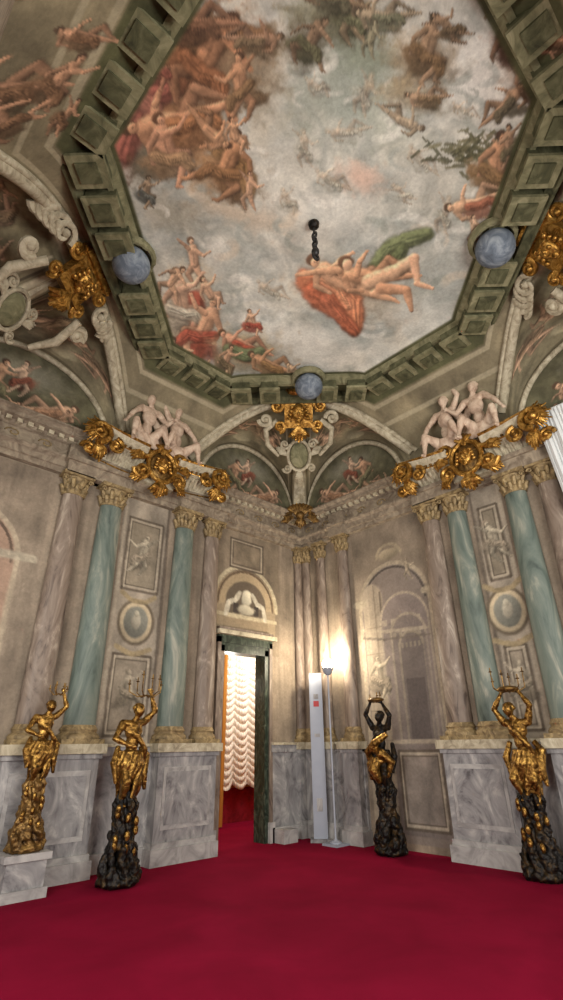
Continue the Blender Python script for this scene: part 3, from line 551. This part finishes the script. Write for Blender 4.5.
def torchere(i,x,y,ang,var,flip=1,dark=False,goldbase=False,z0=0,sc_=1):
    par=empty('gilded_torchere_statue'+('' if i==0 else '.%03d'%i))
    R=Vector((math.cos(ang),math.sin(ang),0))*sc_;N=Vector((math.sin(ang),-math.cos(ang),0))*sc_
    fr=frame((x,y,z0),R*flip,(0,0,sc_),N)
    fr2=lambda p:fr((p[0]*1.12,.84+(p[1]-.88)*1.08,p[2]*1.12))
    rnd=random.Random(10+i)
    if z0:
        mb=MB();mb.box((x-.26,y-.2,0),(x+.26,y+.22,.1),1);mb.box((x-.22,y-.17,.1),(x+.22,y+.2,z0-.06),0);mb.box((x-.26,y-.2,z0-.06),(x+.26,y+.22,z0+.01),1);mb.obj('stone_plinth',[GREY,WHITEM],False,par)
    mb=MB(fr)
    mb.ball((0,.06,0),(.26,.08,.24));mb.tube([(0,.02,0),(.05,.3,.02),(-.04,.6,0),(0,1.0,0)],[.2,.13,.10,.09],12,0)
    for k in range(26):
        q=k/25;a=k*2.4;r=.17*(1-q)**1.3+.06;s_=.1-.05*q
        e=Matrix.Rotation(rnd.uniform(0,3),3,'Y')@Matrix.Rotation(rnd.uniform(-.6,.6),3,'X')
        mb.ball((r*math.cos(a),.1+.8*q,r*.85*math.sin(a)),(s_*rnd.uniform(.5,.9),s_*rnd.uniform(1.1,1.9),s_*rnd.uniform(.5,.9)),0,6,4,e)
    for k in range(10):
        a=k*.66;mb.tube([(.22*math.cos(a),.03,.2*math.sin(a)),(.2*math.cos(a+.5),.25,.17*math.sin(a+.5)),(.11*math.cos(a+1.2),.55,.1*math.sin(a+1.2)),(.15*math.cos(a+1.7),.85,.13*math.sin(a+1.7)),(.07*math.cos(a+2.2),1.0,.07*math.sin(a+2.2))],[.05,.04,.03,.03,.02],6,0)
    mb.obj('rock_base',[DGOLD if goldbase else ROCK],True,par,remesh=.013,smoothit=1,disp=(.06,.05))
    mb=MB(fr2);h=1.16
    J={0:dict(head=(.03,1.9,.05),neck=(.0,1.78,.02),pelvis=(.0,1.4,.0),shl=(-.14,1.75,.0),ell=(-.26,1.58,.08),hal=(-.1,1.5,.16),shr=(.13,1.77,.0),elr=(.25,1.9,.04),har=(.17,2.1,.04),hpl=(-.07,1.34,.02),knl=(-.08,1.12,.12),ftl=(-.07,.9,.03),hpr=(.07,1.34,.02),knr=(.1,1.1,.06),ftr=(.08,.88,-.02)),
       1:dict(head=(-.04,1.86,.07),neck=(.0,1.74,.03),pelvis=(.03,1.36,.0),shl=(-.14,1.71,.02),ell=(-.22,1.87,.06),hal=(-.1,2.05,.06),shr=(.14,1.71,.0),elr=(.22,1.9,.05),har=(.12,2.06,.05),hpl=(-.04,1.3,.02),knl=(-.1,1.1,.14),ftl=(-.04,.9,.05),hpr=(.1,1.3,.02),knr=(.12,1.08,.08),ftr=(.1,.86,.0))}[var]
    body(mb,J,h)
    px,py,pz=J['pelvis']
    for k in range(14):
        a=k*.45+i;l=.36+.1*math.sin(k*2.3);mb.tube([(px+.11*math.cos(a),py+.05,.1*math.sin(a)),(px+.15*math.cos(a+.3),py-.1,.13*math.sin(a+.3)),(px+.11*math.cos(a+.8),py-.1-l*.45,.11*math.sin(a+.8)),(px+.09*math.cos(a+1.2),py-.1-l,.09*math.sin(a+1.2))],[.02,.034,.03,.014],7)
    mb.tube([(-.15,1.72,-.03),(.0,1.62,.1),(.13,1.46,.1),(.17,1.3,.0)],[.025,.035,.03,.02],8)
    mb.tube([(.14,1.5,-.05),(.22,1.4,-.03),(.19,1.2,0),(.22,1.02,0)],[.03,.05,.05,.02],8);mb.tube([(-.14,1.5,-.05),(-.2,1.32,0),(-.16,1.1,.02)],[.03,.045,.02],8)
    mb.obj('figure',[ROCK if dark else GSTAT],True,par,remesh=.0105,smoothit=2,disp=(.03,.012))
    if dark:
        mb=MB(fr2);mb.tube([(-.16,1.62,.08),(.0,1.5,.17),(.15,1.38,.14),(.18,1.2,.06)],[.04,.06,.06,.03],8);mb.tube([(.15,1.45,.1),(-.1,1.36,.17),(-.2,1.25,.08),(-.12,1.05,.1)],[.04,.07,.06,.03],8);mb.tube([(0,1.3,.15),(.03,1.15,.2),(-.02,.98,.14)],[.08,.09,.04],8);mb.tube([(-.1,1.3,.1),(.1,1.2,.16),(.14,1.02,.1)],[.06,.08,.04],8);mb.obj('gilded_drapery',[GSTAT],True,par,remesh=.012,disp=(.03,.015))
    else:
        mb=MB(fr)
        for k in range(12):
            a=k*.9;q=k/12;mb.ball((.15*math.cos(a),.3+.55*q,.16*abs(math.sin(a))+.02),(.035,.06,.03),0,8,6)
        mb.obj('gilded_leaves',[GSTAT],True,par)
    mb=MB(fr2);c=Vector((.1,2.08,.05)) if var==0 else Vector((0,2.08,.06))
    if var==1: mb.ball(c+Vector((0,.02,0)),(.13,.04,.11),0,14,8)
    nb=6 if i!=2 else 3
    for k in range(nb):
        a=2*pi*k/nb+.3;r=.17+.04*(k%2);hh=.13+.05*(k%3)
        if i==2: r*=.5;hh*=.4
        if i==1: r*=.6;hh*=.5
        q=[c,c+Vector((r*.5*math.cos(a),-.02,r*.5*math.sin(a))),c+Vector((r*math.cos(a),.04,r*math.sin(a))),c+Vector((r*1.02*math.cos(a),hh,r*1.02*math.sin(a)))]
        mb.tube(q,[.01,.009,.007,.007],6,0);e=q[-1];mb.ball(e,(.024,.01,.024),0,8,5);mb.tube([e,e+Vector((0,.05,0))],.008,6,0)
    mb.obj('candelabra_branches',[DGOLD],True,par)
torchere(0,-4.24,-.9,0,0,1);torchere(1,-5.28,-.56,0,0,1,goldbase=True,z0=.42,sc_=.8)
torchere(2,-.46,-2.15,-pi/2,1,-1,dark=True);torchere(3,-.5,-4.42,-pi/2,1,1)
# ------------------------------------------------------------ gilded cornice shelves with stucco nudes
def shelf(i,s,t0,t1,dz):
    mb=MB(side(s));c=(t0+t1)/2;B0=side(s)
    B=lambda p:B0((p[0],p[1],p[2]-dz))
    mb.xf=B
    prof=[(0,5.98),(.14,5.98),(.17,6.02),(.2,6.12),(.3,6.24),(.42,6.3),(.42,6.36),(.5,6.4),(.54,6.46),(.54,6.52),(0,6.56)]
    for a,b in ((t0,c-.32),(c+.32,t1)):
        n=12;vs=[];fs=[]
        for k in range(n+1):
            q=k/n;t=a+(b-a)*q;e=abs(t-c)/((t1-t0)/2);lift=.10*e*e
            for d,z in prof: vs.append((t,d*(1+.08*e),z+lift))
        P_=len(prof)
        for k in range(n):
            for j in range(P_-1): fs.append((k*P_+j,k*P_+j+1,(k+1)*P_+j+1,(k+1)*P_+j))
        fs.append(tuple(range(P_)));fs.append(tuple(n*P_+j for j in range(P_)));mb.add(vs,fs,0)
        m_=int(abs(b-a)/.09)
        for k in range(m_):
            t=a+(b-a)*(k+.5)/m_;e=abs(t-c)/((t1-t0)/2);l=.1*e*e
            mb.tube([(t,.2,6.1+l),(t,.29,6.2+l),(t,.4,6.27+l)],[.022,.026,.02],6,0);mb.ball((t,.46,6.36+l),(.03,.03,.02),2,6,5)
        for dd_,zz_,rr_ in ((.56,6.5,.028),(.18,6.03,.026),(.44,6.33,.016)):
            mb.tube([(a+(b-a)*q,dd_,zz_+.1*(abs(a+(b-a)*q-c)/((t1-t0)/2))**2) for q in np.linspace(0,1,9)],rr_,7,1)
    mb.box((c-.36,0,5.95),(c+.36,.3,6.5),0)
    def lf(p0,k=1.0): return lambda p:B((p0[0]+p[0]*k,p0[1]+p[2]*k,p0[2]+p[1]*k))
    mb.xf=lf((c,.36,6.26),1.12)
    mask(mb,(0,0,.12),.14,1);mb.ball((0,0,.02),(.24,.27,.08),2,16,8);mb.tube([(.24*math.cos(a),.27*math.sin(a),.08) for a in np.linspace(0,2*pi,33)],.04,7,1)
    for k in (-1,1):
        spiral(mb,(k*.32,.2,.08),.13,.042,1.6,pi,k,1);spiral(mb,(k*.33,-.18,.08),.14,.042,1.6,0,-k,1);leaf(mb,(k*.3,.05,.06),(k*.58,.1,.05),.11,1,.05);leaf(mb,(k*.25,-.2,.06),(k*.5,-.34,.02),.1,1,.05)
    leaf(mb,(0,.22,.08),(0,.44,.02),.14,1,.06);leaf(mb,(0,-.26,.08),(0,-.52,0),.15,1,.06)
    for e,k in ((t0,-1),(t1,1)):
        mb.xf=lf((e,.5,6.42),1.15);spiral(mb,(0,.0,.06),.17,.05,1.7,-pi/2,-k,1);spiral(mb,(-k*.26,-.13,.03),.12,.038,1.5,pi/2,k,1)
        for j in range(5):
            a=-.9+j*.5;leaf(mb,(0,0,.05),(k*.25*math.cos(a),.25*math.sin(a),.02),.07,1,.05,2)
        leaf(mb,(0,-.12,0),(-k*.1,-.4,-.1),.11,1,.05);spiral(mb,(k*.1,-.27,-.05),.1,.034,1.4,0,k,1)
    mb.obj('gilded_cornice_shelf'+('' if i==0 else '.%03d'%i),[CREAM,GOLD,DGOLD])
    for j,(off,fl_) in enumerate(((-.34,1),(.34,-1))):
        mb=MB(lambda p,off=off,fl_=fl_:B((c+off+p[0]*fl_,.3+p[2],6.56+p[1]*1.14)))
        J=dict(head=(.08,.9,.1),neck=(.06,.76,.06),pelvis=(0,.16,0),shl=(-.13,.72,.04),ell=(-.3,.54,.1),hal=(-.42,.34,.14),shr=(.23,.72,.04),elr=(.38,.9,.1),har=(.28,1.08,.12),hpl=(-.1,.15,.05),knl=(-.3,.32,.26),ftl=(-.34,-.02,.28),hpr=(.1,.15,.05),knr=(.24,.36,.26),ftr=(.36,.04,.26))
        if j: J['har']=(.5,.66,.16);J['elr']=(.38,.54,.12);J['head']=(.0,.88,.12)
        body(mb,J,1.5)
        for k in range(5): mb.tube([(-.32+.03*k,.08+.03*k,0),(-.05,.03+.04*k,.14),(.2,.05+.03*k,.1),(.4,.16-.03*k,0)],[.03,.045,.045,.025],7)
        for k in range(4): mb.tube([(.12+.03*k,.74,-.08),(.3+.03*k,.5,-.12),(.36-.05*k,.12,-.08)],[.03,.05,.04],7)
        mb.obj('stucco_nude_figure'+('' if i+j==0 else '.%03d'%(i*2+j)),[STUC],True,None,remesh=.015,smoothit=2)
shelf(0,'L',2.74,5.2,.25);shelf(1,'R',3.22,5.6,.38)
# ------------------------------------------------------------ floor (carpet), adjoining room
def carpet():
    m,nt,b=newmat('crimson_carpet');v=coords(nt);f=noise(nt,1.2,5,.4,v);g=noise(nt,160,4,0,v)
    nt.links.new(ramp(nt,f,[(.3,lin((112,8,36))),(.7,lin((132,14,46)))]),b.inputs['Base Color']);b.inputs['Roughness'].default_value=1;b.inputs['Specular IOR Level'].default_value=.05;bump(nt,b,g,.4,.01);return m
CARP=carpet()
mb=MB();mb.box((-10,-10.5,-.12),(3.2,4.2,0),0);mb.obj('floor',[CARP],False)
PLAIN=stone('warm_plaster',[(176,120,50),(206,150,70),(220,170,90)],3,rough=.8)
REDW=stone('red_damask',[(96,6,20),(130,14,32),(146,22,40)],5,rough=.9)
mb=MB();mb.box((-2.6,2.42,.66),(2.6,2.55,4),0);mb.box((-2.6,2.42,0),(2.6,2.55,.66),1);mb.box((-2.7,.26,0),(-2.6,2.55,4),0);mb.box((2.6,.26,0),(2.7,2.55,4),0);mb.box((-2.7,.26,4),(2.7,2.55,4.1),0);mb.box((-2.6,.24,0),(-2.2,.26,4),0);mb.box((-.9,.24,0),(2.6,.26,4),0);mb.obj('wall_back',[PLAIN,REDW],False)
mb=MB(side('L'))
mb.box((1.02,-.24,0),(1.12,.04,3.16),0);mb.box((2.1,-.24,0),(2.2,.04,3.16),1);mb.box((1.02,-.24,3.05),(2.2,.04,3.2),0)
mb.box((.95,0,.0),(1.02,.07,3.3),1);mb.box((2.2,0,0),(2.27,.07,3.3),1);mb.box((.95,0,3.2),(2.27,.07,3.34),0);mb.box((.9,0,3.34),(2.32,.16,3.42),2);mb.box((.94,0,3.42),(2.28,.1,3.48),1)
for t in (.98,2.24): mb.box((t-.06,0,0),(t+.06,.1,.3),3)
mb.box((.62,.0,0),(.94,.34,.2),3)
mb.obj('door_1',[DGREEN,BROWN,CREAM,WHITEM],False)
def cloth(name,c1,c2):
    m,nt,b=newmat(name);f=noise(nt,3,3);nt.links.new(ramp(nt,f,[(.3,lin(c1)),(.7,lin(c2))]),b.inputs['Base Color']);b.inputs['Roughness'].default_value=.8;b.inputs['Specular IOR Level'].default_value=.1
    return m
CLO=cloth('cream_silk',(222,212,194),(232,224,208));ORA=cloth('amber_silk',(166,112,46),(190,136,64));WHC=cloth('white_voile',(190,194,194),(208,210,208))
def festoon(name,x0,x1,y,z0,z1,swags,rows):
    nu,nv=200,300;u,v=np.meshgrid(np.linspace(0,1,nu),np.linspace(0,1,nv),indexing='ij')
    f=(u*swags)%1;sw=4*f*(1-f);r=(v*rows-.35*sw+.2*np.sin(u*9+v*11))%1
    dep=.055*np.sin(pi*r)**.7*(.5+.5*sw)+.05*sw+.012*np.sin(u*swags*36)
    z=z1-(z1-z0)*v-.12*sw*v
    PX=np.stack([x0+(x1-x0)*u,y-dep,z],-1)
    return grid_obj(name,PX,np.tile(np.array([232,222,196.]),(nu*nv,1)),CLO)
festoon('festoon_curtain',-.42,1.7,2.3,.75,3.95,5,22)
mb=MB()
for k in range(14):
    x=-1.02+k*.04;mb.tube([(x,2.0+.04*math.sin(k*1.9),.02),(x+.01,2.0+.05*math.sin(k*1.9),2),(x,2.0+.03*math.sin(k*1.9),3.95)],.032,6,0)
mb.obj('amber_curtain',[ORA])
mb=MB(side('R'))
for k in range(18):
    t=5.62+k*.055;mb.tube([(t+.12,.3+.03*math.sin(k*2),4.5+.03*k),(t+.06,.34+.03*math.sin(k*2),5.4),(t,.36,6.15)],.042,6,0)
mb.tube([(5.58,.36,6.16),(6.7,.36,6.16)],.025,8,0)
mb.obj('white_curtain',[WHC])
# ------------------------------------------------------------ white tower and lamp near corner
WP,nt,b=newmat('white_enamel');b.inputs['Roughness'].default_value=.4;v=coords(nt);nt.links.new(ramp(nt,noise(nt,4,2,0,v),[(0,lin((140,146,158))),(1,lin((158,163,174)))]),b.inputs['Base Color'])
RD,nt,b=newmat('red_label');nt.links.new(ramp(nt,noise(nt,9,2),[(0,lin((150,20,20))),(1,lin((170,30,26)))]),b.inputs['Base Color'])
DK,nt,b=newmat('black_iron');b.inputs['Roughness'].default_value=.5;nt.links.new(ramp(nt,noise(nt,9,2),[(0,lin((12,12,12))),(1,lin((34,32,30)))]),b.inputs['Base Color'])
GL,nt,b=newmat('lamp_glow');b.inputs['Emission Color'].default_value=(1,.88,.66,1);b.inputs['Emission Strength'].default_value=40
mb=MB(frame((-.32,-.6,0),(.695,-.719,0),(0,0,1),(-.719,-.695,0)))
mb.box((-.18,0,-.14),(.18,.05,.14),2);mb.box((-.12,.05,-.06),(.12,2.7,.06),0);mb.box((-.1,.1,.06),(.1,2.62,.066),0);mb.box((-.05,2.14,.066),(.05,2.24,.072),1);mb.box((-.045,2.27,.066),(.045,2.36,.072),2);mb.box((-.05,1.62,.066),(.05,1.68,.072),2);mb.box((-.12,2.7,-.06),(.12,2.74,.06),2)
mb.box((-.05,.45,.066),(.05,.65,.072),2)
mb.obj('air_purifier_tower',[WP,RD,GREY],False)
mb=MB();lx,ly=-.42,-1.02
mb.box((lx-.16,ly-.16,0),(lx+.16,ly+.16,.03),0);mb.lathe([(.1,0),(.1,.05),(.03,.08),(.016,.1),(.014,2.7)],(lx,ly,0),14,0);mb.lathe([(.03,0),(.07,.03),(.1,.1),(.11,.13)],(lx,ly,2.66),16,0);mb.ball((lx,ly,2.86),.1,1)
mb.obj('floor_lamp',[WP,GL])
hx,hy=plan(311,222)  # hook position projected from image coordinates onto the ceiling plan
mb=MB();mb.lathe([(.03,-.12),(.07,-.09),(.08,-.04),(.05,0)],(hx,hy,ZC),14,1)
mb.tube([(hx,hy,ZC),(hx,hy,7.84)],.018,6,0)
for k in range(4): mb.tube([(hx+.035*math.cos(a)*(k%2),hy+.035*math.cos(a)*((k+1)%2),7.78-.085*k+.05*math.sin(a)) for a in np.linspace(0,2*pi,13)],.018,6,0)
mb.ball((hx,hy,7.45),(.055,.055,.07),0);mb.tube([(hx+.05*math.cos(a),hy,7.36+.05*math.sin(a)) for a in np.linspace(pi/2,2.3*pi,14)],.02,6,0)
mb.obj('chandelier_hook',[DK,ROCK])
# ------------------------------------------------------------ light
def light(kind,name,loc,e,col,size=1,rot=None,sy=None):
    l=bpy.data.lights.new(name,kind);l.energy=e;l.color=col
    if kind=='AREA': l.size=size;l.shape='RECTANGLE';l.size_y=sy or size
    else: l.shadow_soft_size=size
    o=bpy.data.objects.new(name,l);o.location=loc;sc.collection.objects.link(o)
    if rot: o.rotation_euler=Vector(rot).to_track_quat('-Z','Y').to_euler()
    return o
light('AREA','rear_fill_light',(-9.9,-5.2,3.2),560,(1,.96,.9),4,(1,.12,.55),3)  # added soft fill from behind the camera; no window is built there
light('AREA','rear_fill_light',(-5.0,-10.4,3.2),560,(1,.96,.9),4,(.12,1,.55),3)  # second added fill, from the other open rear side
light('POINT','lamp_bulb_light',(lx-.05,ly-.05,3.04),120,(1,.86,.66),.08)
light('AREA','next_room_daylight',(.6,1.0,3.7),75,(1,.99,.97),1.6,(0.1,.8,-.8),1.0)
light('POINT','next_room_point_light',(-1.2,1.0,2.6),36,(1,.95,.86),.1)  # bare point light beyond the door; no lamp fixture modelled
w=bpy.data.worlds.new('w');sc.world=w;w.use_nodes=True;bg=w.node_tree.nodes['Background'];bg.inputs[0].default_value=(1,.97,.93,1);bg.inputs[1].default_value=.62
# ------------------------------------------------------------ camera
cd=bpy.data.cameras.new('camera');co=bpy.data.objects.new('camera',cd);sc.collection.objects.link(co)
cd.sensor_fit='VERTICAL';cd.sensor_height=36;cd.lens=.511*36;cd.clip_start=.02
y_,p_,r_=map(math.radians,(43.8,25.6,.7))
Fv=Vector((math.sin(y_)*math.cos(p_),math.cos(y_)*math.cos(p_),math.sin(p_)));Rv=Vector((math.cos(y_),-math.sin(y_),0));Uv=Rv.cross(Fv)
R2=Rv*math.cos(r_)-Uv*math.sin(r_);U2=Uv*math.cos(r_)+Rv*math.sin(r_)
mt=Matrix((R2,U2,-Fv)).transposed().to_4x4();mt.translation=(-7.95,-7.68,1.5);co.matrix_world=mt;sc.camera=co
